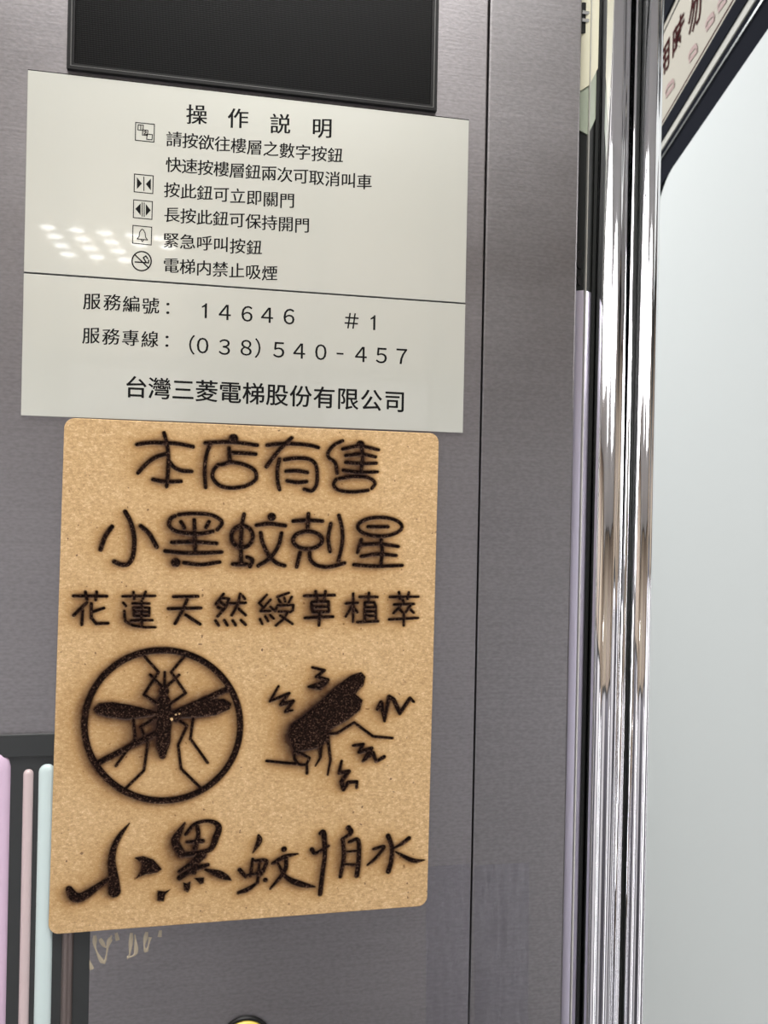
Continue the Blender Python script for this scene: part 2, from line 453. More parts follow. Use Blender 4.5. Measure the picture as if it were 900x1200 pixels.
dx0, dx1 = X(79.5, 40, -0.001), X(512.5, 60, -0.001); dz0 = (Z(80, 81, -0.001)+Z(511, 132, -0.001))/2; dz1 = dz0+0.075
d = tag(empty('floor_display', (dx0, 0, dz0)), 'black floor display window above the instruction plate, cut by the top edge', 'display')


def frame(bm, x0, x1, z0, z1, t, y0, y1):
    box(bm, x0, x1, y0, y1, z0, z0+t); box(bm, x0, x1, y0, y1, z1-t, z1)
    box(bm, x0, x0+t, y0, y1, z0+t, z1-t); box(bm, x1-t, x1, y0, y1, z0+t, z1-t)


b = bmesh.new(); frame(b, dx0, dx1, dz0, dz1, 0.0013, -0.0022, 0); kid(obj('frame', b, M['black']), d)
b = bmesh.new(); frame(b, dx0+0.0013, dx1-0.0013, dz0+0.0013, dz1-0.0013, 0.00035, -0.0019, 0); kid(obj('bright_inlay', b, M['dim_line']), d)
b = bmesh.new(); frame(b, dx0+0.00165, dx1-0.00165, dz0+0.00165, dz1-0.00165, 0.0011, -0.0015, 0); kid(obj('inner_rim', b, M['black']), d)
b = bmesh.new(); box(b, dx0+0.0027, dx1-0.0027, -0.0008, 0, dz0+0.0027, dz1-0.0027); kid(obj('screen', b, M['screen']), d)

# ------------------------------------------------------------------ plates with print
PY = -0.0013


def glyph(ch):
    cu = bpy.data.curves.new('glyph', 'FONT'); cu.body = ch; cu.resolution_u = 3
    o = bpy.data.objects.new('glyph', cu); C.objects.link(o)
    return cu, o


_g = {}


def glyph_data(ch, offset=0.0, res=3):
    key = (ch, offset)
    if key not in _g:
        cu = bpy.data.curves.new('glyph', 'FONT'); cu.body = ch; cu.resolution_u = res; cu.offset = offset
        o = bpy.data.objects.new('glyph', cu); C.objects.link(o)
        dg = bpy.context.evaluated_depsgraph_get(); ev = o.evaluated_get(dg); me = ev.to_mesh()
        V = np.array([v.co[:2] for v in me.vertices], float).reshape(-1, 2); Fc = [tuple(p.vertices) for p in me.polygons]
        ev.to_mesh_clear(); bpy.data.objects.remove(o); bpy.data.curves.remove(cu)
        _g[key] = (V, Fc)
    return _g[key]


def print_line(chars, pos, hpx, parent, m, y, kai=0.0, offset=0.0, name='lettering', narrow=1.0, bold=0.008, vb=0.7):
    """chars set one by one at the given pixel centres on plane Y=y; hpx = em (or cap) height in pixels"""
    V, Fc = [], []
    for ch, (px, py) in zip(chars, pos):
        if ch == ' ': continue
        v, f = glyph_data(ch, offset)
        p = at(px, py, y); sc_ = abs(Z(px, py-hpx/2, y)-Z(px, py+hpx/2, y))
        if 0x2e80 < ord(ch) < 0xff00 or ch == '：':
            c0 = np.array([0.5, 0.38])
        else:
            c0 = (v.min(0)+v.max(0))/2; 
            if ch == '－': v = v*np.array([0.45, 1.0]); c0 = (v.min(0)+v.max(0))/2
        u = (v-c0)*sc_; u[:, 0] *= narrow
        u[:, 1] += kai*u[:, 0]
        for k_, (ox_, oz_) in enumerate(((-bold, 0), (bold, 0), (0, -bold*vb), (0, bold*vb))):     # overprinted, as bolder ink
            base = len(V); yy = y-k_*0.000004
            V += [(p[0]+a+ox_*sc_, yy, p[2]+b_+oz_*sc_) for a, b_ in u]; Fc += [tuple(base+i for i in ff) for ff in f]
    me = bpy.data.meshes.new(name); me.from_pydata(V, [], Fc); me.update()
    o = link(name, me, None, m); kid(o, parent); return o


# the plain stem-and-flag figure one of the plate's typeface
_g[('１', 0.0)] = (np.array([(0.26, 0), (0.35, 0), (0.35, 0.72), (0.29, 0.72), (0.26, 0.66), (0.26, 0.56), (0.12, 0.56), (0.12, 0.50)], float)[[0, 1, 2, 3, 4, 5, 6, 7]],
                  [(0, 1, 2, 3, 4, 5), (4, 6, 7, 5)])


def lerp_line(n, a, b_): return [(a[0]+(b_[0]-a[0])*i/(n-1), a[1]+(b_[1]-a[1])*i/(n-1)) for i in range(n)]


def flat_lines(lines, wpx, parent, m, y, name='symbol', polys=(), closed=False):
    b = bmesh.new(); wd = wpx*0.35/F/2
    for L in lines:
        P = [at(px, py, y) for px, py in L]
        for p, q_ in zip(P, P[1:]):
            dx, dz = q_[0]-p[0], q_[2]-p[2]; l_ = math.hypot(dx, dz) or 1; nx, nz = -dz/l_*wd, dx/l_*wd; ex, ez = dx/l_*wd*0.9, dz/l_*wd*0.9
            vs = [b.verts.new(t) for t in ((p[0]-ex+nx, y, p[2]-ez+nz), (p[0]-ex-nx, y, p[2]-ez-nz), (q_[0]+ex-nx, y, q_[2]+ez-nz), (q_[0]+ex+nx, y, q_[2]+ez+nz))]
            b.faces.new(vs)
    for P in polys:
        b.faces.new([b.verts.new(tuple(at(px, py, y))) for px, py in P])
    return kid(obj(name, b, m), parent)


def plate(name, corners, label):
    c = [at(px, py, PY) for px, py in corners]
    x0 = (c[0][0]+c[3][0])/2; x1 = (c[1][0]+c[2][0])/2; z1 = (c[0][2]+c[1][2])/2; z0 = (c[2][2]+c[3][2])/2
    e = tag(empty(name, (x0, 0, z0)), label, 'plate')
    b = bmesh.new(); box(b, x0, x1, PY, 0.0, z0, z1, 0.00012, 1)
    kid(obj('plate_sheet', b, M['plate']), e)
    b = bmesh.new(); box(b, x0, x1, PY+0.0001, 0.0, z1+0.00002, z1+0.00038); kid(obj('shadow_line', b, M['black']), e); return e  # black sliver standing in for the shadow along the plate's top edge


TY = PY-0.00004
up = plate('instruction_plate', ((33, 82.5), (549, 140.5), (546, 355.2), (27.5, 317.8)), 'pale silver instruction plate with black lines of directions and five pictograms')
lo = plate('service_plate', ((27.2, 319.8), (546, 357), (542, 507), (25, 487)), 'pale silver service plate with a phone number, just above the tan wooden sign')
K = dict(y=TY, kai=0.09, bold=0.013, vb=0.0)
print_line('操作説明', [(230.5, 134), (279, 138.5), (328.5, 145), (377.5, 150)], 25, up, M['ink'], y=TY, kai=0.09, bold=0.016, vb=0.0)
for s, a, b_ in (('請按欲往樓層之數字按鈕', (204, 163), (393, 182)), ('快速按樓層鈕兩次可取消叫車', (203.5, 193), (427, 213)),
                 ('按此鈕可立即關門', (201.5, 222.5), (336.5, 235)), ('長按此鈕可保持開門', (201.5, 251.5), (354, 264)),
                 ('緊急呼叫按鈕', (200.5, 281.5), (298, 290)), ('電梯内禁止吸煙', (200.5, 311), (316, 320))):
    print_line(s, lerp_line(len(s), a, b_), 19, up, M['ink'], **K)
print_line('服務編號：', [(107.7, 353), (131.5, 354.3), (154, 356.3), (176.5, 358.3), (202, 360)], 20.5, lo, M['ink'], **K)
print_line('服務專線：', [(106.7, 393), (130, 394.5), (153, 396), (175.7, 397.5), (201, 398.5)], 20.5, lo, M['ink'], **K)
print_line('１４６４６', [(239.5, 364), (263.5, 366), (289.5, 367.7), (313, 369.3), (338.7, 371)], 24, lo, M['ink'], y=TY)
print_line('＃１', [(412, 376), (437, 378)], 24, lo, M['ink'], y=TY)
print_line('（０３８）５４０－４５７', [(225, 404), (237.5, 405), (263, 406.7), (288.5, 407.5), (302, 408), (326.7, 410), (350.7, 411.3), (376, 412.7), (398.5, 414.5), (423, 415.3), (447, 416.7), (470.7, 417.7)], 24, lo, M['ink'], y=TY)
print_line('台灣三菱電梯股份有限公司', lerp_line(12, (159.5, 453.5), (462.7, 470.3)), 27, lo, M['ink'], y=TY, bold=0.014)


def sq(cx, cy, wd, hd):
    s = 0.1
    return [(cx-wd, cy-hd-wd*s), (cx+wd, cy-hd+wd*s), (cx+wd-0.6, cy+hd+wd*s), (cx-wd-0.4, cy+hd-wd*s), (cx-wd, cy-hd-wd*s)]


ic = lambda cx, cy, pts: [(cx+a, cy+b_+a*0.1) for a, b_ in pts]
for cx, cy, kind in ((170, 155, 0), (168.6, 215.4, 1), (167.6, 245.6, 2), (166.8, 275.6, 3)):
    L = [sq(cx, cy, 11, 10.4)]; P = []
    if kind == 0: L += [sq(cx-5, cy-5.5, 3, 3), sq(cx+0.3, cy+0.5, 3, 3), sq(cx+5.5, cy+5.5, 3.2, 3)]; L += [ic(cx-5, cy-5.5, [(0, -2), (0, 2)]), ic(cx+.3, cy+.5, [(-1.5, -1), (0.3, -2), (1, -0.8), (-1.5, 1.8), (1.5, 1.8)])]
    if kind == 1: L += [ic(cx, cy, [(0, -8), (0, 8)])]; P = [ic(cx, cy, [(-8.2, -7), (-2.3, 0), (-8.2, 7)]), ic(cx, cy, [(8.2, -7), (8.2, 7), (2.3, 0)])]
    if kind == 2: L += [ic(cx, cy, [(-1, -8), (-1, 8)]), ic(cx, cy, [(1.4, -8), (1.4, 8)])]; P = [ic(cx, cy, [(-2.8, -7), (-2.8, 7), (-9, 0)]), ic(cx, cy, [(3.2, -7), (9, 0), (3.2, 7)])]
    if kind == 3: L += [ic(cx, cy, [(-6, 5), (-3.8, 2), (-3.2, -3), (-1.5, -6), (0, -7), (1.5, -6), (3.2, -3), (3.8, 2), (6, 5), (-6, 5)]), ic(cx, cy, [(-1.5, 5.5), (0, 7.5), (1.5, 5.5)])]
    flat_lines(L, 1.0, up, M['ink'], TY, 'pictogram', P)
cx, cy = 166, 306
circ = [(cx+11.2*math.cos(t), cy+11.2*math.sin(t)) for t in np.linspace(0, 2*math.pi, 33)]
flat_lines([circ, [(cx-8, cy-7.5), (cx+8, cy+7.8)], [(cx-7.5, cy+1), (cx+8, cy+2), (cx+8.3, cy-1)], [(cx+5, cy+1), (cx+2, cy-4), (cx+5, cy-6), (cx+7, cy-3)]], 1.5, up, M['ink'], TY, 'pictogram')

# ------------------------------------------------------------------ the engraved wooden sign
BY = -0.0034; TH = 0.0032
BC = [at(px, py, BY) for px, py in ((75.5, 489.5), (514.5, 508), (500.5, 1061.5), (56.5, 1095.5))]
BC = np.array([(c[0], c[2]) for c in BC])
Wb = np.linalg.norm(BC[1]-BC[0]); Hb = np.linalg.norm(BC[3]-BC[0]); Rc = 0.0042
step = 0.00026
vv = np.arange(0, 1.0000001, step/Hb)
vv = np.unique(np.concatenate([vv, [Rc/Hb*(1-math.cos(t)) for t in np.linspace(0, math.pi/2, 14)], [1-Rc/Hb*(1-math.cos(t)) for t in np.linspace(0, math.pi/2, 14)], [1.0]]))
uu = np.linspace(0, 1, int(Wb/step)+1)
dv = np.minimum(vv, 1-vv)*Hb
xl = np.where(dv < Rc, Rc-np.sqrt(np.maximum(0, Rc**2-(Rc-dv)**2)), 0.0)/Wb
U = xl[:, None]+(1-2*xl[:, None])*uu[None, :]; Vv = np.repeat(vv[:, None], len(uu), 1)
GX = (1-Vv)*((1-U)*BC[0, 0]+U*BC[1, 0])+Vv*((1-U)*BC[3, 0]+U*BC[2, 0])
GZ = (1-Vv)*((1-U)*BC[0, 1]+U*BC[1, 1])+Vv*((1-U)*BC[3, 1]+U*BC[2, 1])
nr, ncol = GX.shape
SD = np.full((nr, ncol), 9.0, np.float32)         # signed distance to the nearest engraved mark, mm
ID = np.zeros((nr, ncol), np.int32)
PX = 0.35/F                                        # metres per pixel straight ahead
rowz = GZ.mean(1); colx = GX[nr//2]


def window(x0, x1, z0, z1, mg=0.0035):
    r_ = np.where((GZ.max(1) > z0-mg) & (GZ.min(1) < z1+mg))[0]
    c_ = np.where((GX.max(0) > x0-mg) & (GX.min(0) < x1+mg))[0]
    return slice(r_[0], r_[-1]+1), slice(c_[0], c_[-1]+1)


def put(sl, dist, idn):
    s_ = SD[sl]; better = dist < s_
    ID[sl] = np.where(better, idn, ID[sl]); SD[sl] = np.where(better, dist, s_)


def catmull(P, n=6):
    P = [np.array(p, float) for p in P]
    if len(P) < 3: return P
    out = []
    Q = [2*P[0]-P[1]]+P+[2*P[-1]-P[-2]]
    for i in range(1, len(Q)-2):
        for j in range(n):
            t = j/n; a, b_, c_, d_ = Q[i-1:i+3]
            out.append(0.5*((2*b_)+(c_-a)*t+(2*a-5*b_+4*c_-d_)*t*t+(3*b_-a-3*c_+d_)*t**3))
    out.append(P[-1]); return out


def stroke(pts, idn, r=2.0, smooth=True):
    """pts in pixels (x, y[, radius])"""
    P = [(p[0], p[1], p[2] if len(p) > 2 else r) for p in pts]
    if smooth: P = catmull(P)
    W = [(at(p[0], p[1], BY)[0], at(p[0], p[1], BY)[2], p[2]*PX*0.98) for p in P]
    for (x0, z0, r0), (x1, z1, r1) in zip(W, W[1:]):
        sl = window(min(x0, x1), max(x0, x1), min(z0, z1), max(z0, z1)); gx, gz = GX[sl], GZ[sl]
        dx, dz = x1-x0, z1-z0; l2 = dx*dx+dz*dz+1e-14
        t = np.clip(((gx-x0)*dx+(gz-z0)*dz)/l2, 0, 1)
        dd = np.hypot(gx-x0-t*dx, gz-z0-t*dz)-(r0+(r1-r0)*t)
        put(sl, (dd*1000).astype(np.float32), idn)


def poly(pts, idn, smooth=False):
    if smooth: pts = catmull(list(pts)+[pts[0]])
    W = [(at(p[0], p[1], BY)[0], at(p[0], p[1], BY)[2]) for p in pts]
    xs_, zs_ = [p[0] for p in W], [p[1] for p in W]
    sl = window(min(xs_), max(xs_), min(zs_), max(zs_)); gx, gz = GX[sl], GZ[sl]
    dd = np.full(gx.shape, 9.0); inside = np.zeros(gx.shape, bool)
    for i in range(len(W)):
        (x0, z0), (x1, z1) = W[i], W[(i+1) % len(W)]
        dx, dz = x1-x0, z1-z0; l2 = dx*dx+dz*dz+1e-14
        t = np.clip(((gx-x0)*dx+(gz-z0)*dz)/l2, 0, 1)
        dd = np.minimum(dd, np.hypot(gx-x0-t*dx, gz-z0-t*dz))
        cr = ((z0 > gz) != (z1 > gz)) & (gx < (x1-x0)*(gz-z0)/((z1-z0) if z1 != z0 else 1e-12)+x0)
        inside ^= cr
    put(sl, (np.where(inside, -dd, dd)*1000).astype(np.float32), idn)


def ell(cx, cy, rx, ry, n=14, a0=0.0):
    return [(cx+rx*math.cos(t), cy+ry*math.sin(t)) for t in np.linspace(a0, a0+2*math.pi, n)]


MARKS = []                                         # (part name, label)


def mark(name, ox, oy, s, strokes, r, polys=(), dots=(), label=None, smooth=True, psmooth=False):
    MARKS.append((name, label)); idn = len(MARKS)
    cv = lambda p: (ox+p[0]/s, oy+p[1]/s)+((p[2]/s,) if len(p) > 2 else ())
    for st in strokes: stroke([cv(p) for p in st], idn, r, smooth)
    for P in polys: poly([cv(p)[:2] for p in P], idn, psmooth)
    for (x, y, rr) in dots: stroke([(ox+x/s, oy+y/s), (ox+x/s+0.2, oy+y/s)], idn, rr/s)


G = 'engraved_character'; S1 = 5.625
A = (140, 490, S1); Bq = (290, 490, S1); Cq = (100, 590, S1); D = (250, 590, S1); E_ = (340, 590, S1)
mark(G, *A, [[(115, 175), (200, 163), (320, 165), (400, 172), (485, 190)], [(293, 98), (312, 170), (322, 250), (320, 350), (310, 452)], [(312, 235), (240, 258), (180, 300), (122, 362)], [(330, 290), (360, 325), (410, 348), (475, 353)], [(220, 405), (280, 418), (350, 420), (405, 418)]], 2.15)
mark(G, *A, [[(565, 165), (700, 158), (800, 165), (908, 180)], [(598, 172), (572, 250), (562, 350), (568, 458)], [(722, 200), (728, 290)], [(735, 228), (820, 232), (898, 238)], [(672, 308), (740, 292), (830, 310), (890, 345), (902, 395), (878, 425), (840, 445)], [(825, 452), (740, 462), (660, 445), (615, 395), (620, 345), (652, 308)]], 2.15, dots=[(752, 135, 29)])
mark(G, *Bq, [[(130, 180), (220, 170), (330, 172), (420, 182), (468, 195)], [(292, 130), (230, 190), (170, 260), (125, 322)], [(212, 270), (198, 340), (200, 420), (212, 472)], [(245, 275), (320, 265), (400, 270), (445, 300), (460, 360), (455, 440), (425, 480), (375, 470)], [(255, 352), (325, 348), (395, 360)], [(262, 415), (330, 425), (390, 420)]], 2.15)
mark(G, *Bq, [[(628, 150), (570, 180), (532, 230), (540, 265), (578, 295), (592, 365)], [(628, 205), (740, 185), (865, 210)], [(648, 248), (750, 238), (845, 257)], [(648, 292), (750, 300), (850, 298)], [(632, 345), (740, 358), (858, 355)], [(752, 180), (760, 260), (750, 350)], [(605, 400), (700, 385), (800, 395), (842, 430), (820, 465)], [(795, 478), (690, 488), (600, 475), (568, 440), (585, 405)]], 2.0, dots=[(745, 175, 27)])
mark(G, *Cq, [[(262, 55), (300, 130), (322, 230), (315, 340), (285, 398), (240, 405), (190, 385)], [(175, 155), (130, 220), (100, 305)], [(365, 150), (420, 200), (470, 288)]], 2.5)
mark(G, *Cq, [[(615, 75), (700, 68), (820, 75), (885, 105), (900, 135), (870, 175)], [(840, 185), (780, 198), (700, 200), (600, 185), (555, 150), (560, 105), (590, 85)], [(630, 122), (652, 162)], [(815, 122), (795, 160)], [(718, 110), (725, 320)], [(570, 258), (720, 255), (865, 265)], [(525, 315), (650, 328), (780, 328), (898, 322)], [(650, 392), (760, 405), (885, 388)]], 2.15, dots=[(595, 392, 29)])
mark(G, *D, [[(203, 72), (187, 160), (182, 290), (185, 400)], ell(190, 220, 71, 72, a0=0.5), [(128, 402), (220, 402)], [(222, 355), (258, 375), (242, 418)], [(285, 145), (370, 135), (475, 148)], [(312, 195), (325, 260), (370, 350), (420, 395), (470, 412)], [(450, 198), (430, 280), (375, 360), (295, 412)]], 2.25, dots=[(385, 90, 27)])
mark(G, *D, [[(527, 118), (620, 112), (720, 118)], [(627, 70), (622, 160)], ell(622, 243, 96, 58, a0=0.8), [(572, 325), (550, 420)], [(635, 325), (640, 370), (680, 408), (760, 420), (865, 395)], [(775, 135), (758, 230), (770, 318)], [(828, 80), (850, 170), (850, 270), (825, 380)]], 2.25)
mark(G, *E_, [ell(592, 155, 146, 62, a0=0.7, n=18), [(515, 155), (645, 155)], [(470, 240), (445, 325)], [(478, 272), (590, 268), (715, 285)], [(470, 350), (580, 335), (700, 345)], [(600, 240), (608, 320), (600, 400)], [(420, 405), (560, 415), (740, 410)]], 2.1)
F1 = (70, 680, S1); G1 = (190, 680, S1); H1 = (345, 680, S1); rr = 1.75
T = dict(smooth=False)
mark(G, *F1, [[(90, 105), (310, 107)], [(168, 78), (178, 130)], [(242, 78), (236, 132)], [(178, 150), (135, 190), (92, 233)], [(150, 200), (145, 295)], [(208, 155), (207, 250), (240, 288), (318, 285)], [(290, 185), (215, 210)]], rr, **T)
mark(G, *F1, [[(415, 108), (628, 105)], [(485, 80), (490, 125)], [(565, 78), (548, 125)], [(418, 150), (435, 172)], [(425, 205), (430, 270), (480, 300), (560, 312), (630, 312)], [(480, 155), (590, 155)], [(485, 183), (590, 183), (588, 237), (490, 237), (485, 183)], [(490, 210), (585, 210)], [(540, 140), (540, 290)], [(470, 268), (610, 265)]], rr*0.86, **T)
mark(G, *G1, [[(75, 110), (235, 108)], [(40, 190), (255, 185)], [(165, 130), (130, 210), (85, 288)], [(155, 230), (250, 292)]], rr*1.05, **T)
mark(G, *G1, [[(405, 92), (355, 160)], [(395, 118), (440, 125), (420, 180), (365, 240)], [(385, 148), (412, 165)], [(368, 180), (400, 195)], [(515, 92), (500, 160), (460, 232)], [(450, 155), (550, 150)], [(505, 190), (550, 232)], [(530, 105), (546, 125)], [(352, 268), (372, 300)], [(410, 265), (430, 298)], [(465, 268), (485, 298)], [(520, 265), (550, 295)]], rr*0.95, **T)
mark(G, *G1, [[(690, 98), (640, 152), (665, 178)], [(715, 130), (650, 205), (712, 205)], [(645, 258), (660, 290)], [(680, 240), (698, 272)], [(712, 232), (735, 255)], [(715, 178), (732, 195)], [(835, 85), (760, 112)], [(768, 128), (780, 150)], [(805, 118), (812, 142)], [(855, 112), (835, 150)], [(745, 205), (762, 168), (865, 165), (862, 200), (845, 212)], [(770, 208), (830, 208), (805, 255), (750, 300)], [(780, 235), (860, 290)]], rr*0.86, **T)
mark(G, *H1, [[(65, 105), (265, 100)], [(140, 75), (150, 125)], [(205, 75), (197, 125)], [(115, 145), (225, 142), (228, 210), (120, 212), (112, 150)], [(125, 178), (220, 176)], [(70, 250), (255, 242)], [(168, 212), (163, 300)]], rr, **T)
mark(G, *H1, [[(340, 155), (418, 150)], [(388, 90), (388, 275)], [(385, 165), (340, 240)], [(398, 190), (415, 212)], [(430, 112), (548, 112)], [(492, 85), (487, 142)], [(465, 270), (465, 148), (528, 148), (538, 178), (538, 270)], [(472, 180), (530, 180)], [(472, 208), (530, 208)], [(472, 237), (530, 237)], [(415, 278), (552, 272)]], rr*0.92, **T)
mark(G, *H1, [[(630, 112), (818, 110)], [(690, 80), (697, 125)], [(755, 82), (747, 125)], [(658, 162), (788, 158)], [(715, 132), (722, 150)], [(700, 170), (655, 218)], [(692, 190), (715, 215)], [(765, 168), (735, 212)], [(752, 182), (788, 216)], [(625, 260), (815, 250)], [(722, 225), (722, 300)]], rr*0.92, **T)
# ring, bar and the insect in it
I1 = (85, 745, 4.2857); th = 1.15
mark('engraved_ring', *I1, [ell(451, 452, 392, 378, n=40)], 3.55, label='burnt prohibition ring')
mark('engraved_bar', *I1, [[(115, 648), (430, 485)], [(490, 400), (600, 352), (790, 264)]], 3.2, smooth=False)
mark('engraved_insect', *I1, [[(460, 262, 10), (460, 280, 24), (460, 300, 16)], [(458, 330, 30), (460, 380, 34), (458, 450, 36), (455, 540, 33), (452, 605, 16)],
    [(360, 105), (432, 185), (358, 298), (430, 345)], [(562, 105), (495, 185), (568, 290), (490, 345)], [(390, 198), (460, 268)], [(463, 185), (462, 260)], [(535, 198), (465, 265)],
    [(430, 405), (340, 460), (378, 545), (358, 680), (260, 775)], [(305, 425), (315, 520), (218, 655)], [(540, 430), (575, 455), (530, 550), (545, 670), (645, 768)], [(605, 420), (592, 520), (678, 640)]],
    1.6, [[(105, 372), (130, 342), (200, 335), (290, 350), (430, 385), (430, 398), (340, 412), (270, 422), (170, 408), (120, 392)], [(490, 385), (600, 350), (680, 325), (760, 318), (798, 342), (790, 370), (720, 400), (620, 412), (545, 412), (520, 438), (490, 420)]], smooth=False, label='burnt mosquito outline seen from above')
# the insect on the right with the jagged marks
J1 = (295, 765, 4.2857)
mark('engraved_insect', *J1, [[(215, 500), (250, 508), (290, 530), (275, 565), (235, 562), (215, 535), (215, 500)], [(75, 545), (150, 553), (230, 560)], [(278, 570), (278, 608)], [(345, 470, 12), (345, 530, 7), (320, 570, 4)], [(382, 430, 9), (396, 540, 7), (382, 615, 5)], [(395, 408), (430, 405), (515, 352), (560, 385), (610, 422), (708, 430)]],
     1.65, [[(182, 410), (200, 360), (250, 325), (330, 260), (420, 175), (500, 115), (550, 98), (572, 122), (562, 165), (520, 208), (558, 240), (545, 290), (480, 340), (395, 385), (385, 430), (350, 475), (270, 492), (215, 500), (190, 440)]], smooth=False, label='burnt fly outline in profile')
for z_ in ([(305, 75, 5), (365, 90, 6), (325, 122, 6), (382, 138, 7), (345, 158, 7), (285, 172, 4), (345, 180, 6), (382, 150, 4)],
           [(135, 170, 5), (92, 245, 5), (188, 205, 6), (145, 262, 6), (208, 245, 7), (170, 298, 6), (205, 290, 4)],
           [(632, 285, 6), (650, 250, 8), (668, 345, 5), (690, 222, 8), (712, 235, 8), (745, 305, 8), (795, 230, 7), (815, 248, 5)],
           [(510, 468, 5), (560, 462, 7), (540, 500, 7), (602, 482, 8), (560, 545, 6), (610, 505, 8), (625, 548, 6), (665, 525, 8)],
           [(452, 545, 5), (440, 605, 7), (488, 598, 8), (450, 650, 8), (462, 688, 8), (485, 652, 7), (528, 650, 7), (528, 680, 6)]):
    mark('engraved_zigzag', *J1, [[(a_[0], a_[1], a_[2]*1.35) for a_ in z_]], 1.5, smooth=False)
# brush-written bottom line
K1 = (60, 950, 4.0909); L1 = (260, 960, 3.6)
mark(G, *K1, [[(374, 63, 3), (330, 120, 11), (300, 180, 14), (290, 250, 17), (300, 330, 22), (303, 390, 28)], [(280, 325, 7), (210, 375, 15), (150, 415, 20), (110, 415, 22), (85, 378, 15)]], 2,
     [[(398, 228), (440, 220), (490, 237), (530, 283), (510, 298), (450, 308), (405, 328), (430, 290), (437, 255)], [(510, 385), (545, 390), (572, 378), (545, 408), (540, 438), (508, 435)]])
mark(G, *K1, [[(640, 60, 4), (612, 110, 14), (595, 150, 18), (625, 210, 18)], [(645, 115, 8), (690, 65, 8), (760, 52, 9), (803, 78, 14), (790, 130, 16), (765, 185, 12), (700, 205, 10), (640, 212, 12)], [(700, 80, 10), (705, 120, 10), (690, 180, 12)], [(725, 215, 20), (690, 250, 18), (685, 300, 10)], [(650, 152, 7), (725, 148, 11)], [(612, 295, 7), (680, 250, 10)], [(615, 325, 12), (680, 285, 12), (750, 262, 10)], [(740, 285, 6), (800, 305, 17), (835, 320, 14), (862, 336, 3)]], 2,
     [[(632, 345), (650, 352), (668, 340), (665, 375), (655, 395), (638, 385)], [(685, 325), (733, 322), (730, 352), (715, 355)]])
mark(G, *L1, [[(155, 70, 6), (158, 95, 12), (132, 143, 3)], [(130, 170, 6), (120, 242, 6)], [(130, 178, 6), (188, 178, 8), (165, 235, 8)], [(75, 215, 9), (100, 245, 7)], [(100, 240, 5), (178, 222, 5)], [(160, 175, 5), (150, 270, 7)], [(70, 312, 7), (110, 298, 10), (150, 270, 5)], [(215, 188, 7), (265, 160, 9), (320, 148, 4)], [(272, 165, 8), (265, 220, 9), (205, 295, 5)], [(235, 185, 4), (270, 245, 9), (330, 275, 13), (392, 287, 4)]], 2, dots=[(183, 258, 10), (262, 128, 12)])
mark(G, *L1, [[(415, 62, 8), (430, 62, 12), (435, 150, 9), (425, 230, 10), (415, 318, 10)], [(380, 130, 10), (395, 145, 7), (450, 115, 6)], [(535, 38, 12), (545, 60, 10), (505, 88, 5)], [(510, 85, 8), (515, 160, 9), (500, 245, 8)], [(538, 98, 7), (575, 90, 9), (578, 170, 10), (570, 240, 11)], [(520, 140, 5), (570, 135, 5)], [(520, 192, 5), (570, 195, 6)]], 2)
mark(G, *L1, [[(702, 72, 11), (718, 120, 9), (715, 180, 10), (703, 222, 11)], [(640, 128, 6), (685, 118, 7), (650, 165, 7), (615, 195, 5)], [(790, 82, 10), (760, 105, 8), (725, 125, 5)], [(735, 140, 4), (790, 170, 10), (820, 178, 9), (855, 174, 3)]], 2)

rngf = np.random.default_rng(3)
jag = rngf.normal(0, 0.035, SD.shape).astype(np.float32)
burn = np.clip(0.5-(SD+jag)/0.30, 0, 1); burn = burn*burn*(3-2*burn)
depth = np.clip(0.5-SD/0.42, 0, 1); depth = depth*depth*(3-2*depth)
depth = depth*(0.55+0.25*np.clip(-SD/0.9, 0, 1))


def gauss(a, sig):
    n = int(sig*3); k_ = np.exp(-0.5*(np.arange(-n, n+1)/sig)**2); k_ /= k_.sum()
    a = np.apply_along_axis(lambda r_: np.convolve(r_, k_, 'same'), 1, a)
    return np.apply_along_axis(lambda r_: np.convolve(r_, k_, 'same'), 0, a)


def shift(a, dc, dr):
    o_ = np.zeros_like(a); H, W_ = a.shape
    o_[max(0, dr):H+min(0, dr), max(0, dc):W_+min(0, dc)] = a[max(0, -dr):H-max(0, dr), max(0, -dc):W_-max(0, dc)]
    return o_


full = (SD < 0).astype(np.float32)
near = gauss(full, 3.0); mid = gauss(shift(full, -7, 1), 7.0); far = gauss(shift(full, -22, 4), 22.0)
scorch = 1-np.exp(-(near*1.4+mid*1.35+np.maximum(far-0.02, 0)*1.8))
# the smoke drifted to the left of the ring and the fly
scorch = np.clip(scorch, 0, 1)
for cx_, cy_, rad in ((201, 843, 1.7), (206, 838, 1.2), (210, 837, 1.2)):
    p = at(cx_, cy_, BY); dd = np.hypot(GX-p[0], GZ-p[2]); burn = np.where(dd < rad*PX, 0.0, burn); scorch = np.where(dd < rad*PX, 0, scorch)

Y = BY+depth*0.001
# soften the outer edge of the board
edge = np.minimum(np.minimum(U-xl[:, None], 1-xl[:, None]-U)*Wb, np.minimum(Vv, 1-Vv)*Hb)*1000
Y = Y+np.clip(0.35-edge, 0, 0.35)**2*0.0012
co = np.stack([GX, Y, GZ], -1).reshape(-1, 3)
idx = np.arange(nr*ncol).reshape(nr, ncol)
quads = np.stack([idx[:-1, :-1], idx[1:, :-1], idx[1:, 1:], idx[:-1, 1:]], -1).reshape(-1, 4)
fid = np.where(SD < 0.02, ID, 0)
lab = np.maximum.reduce([fid[:-1, :-1], fid[1:, :-1], fid[1:, 1:], fid[:-1, 1:]]).reshape(-1)
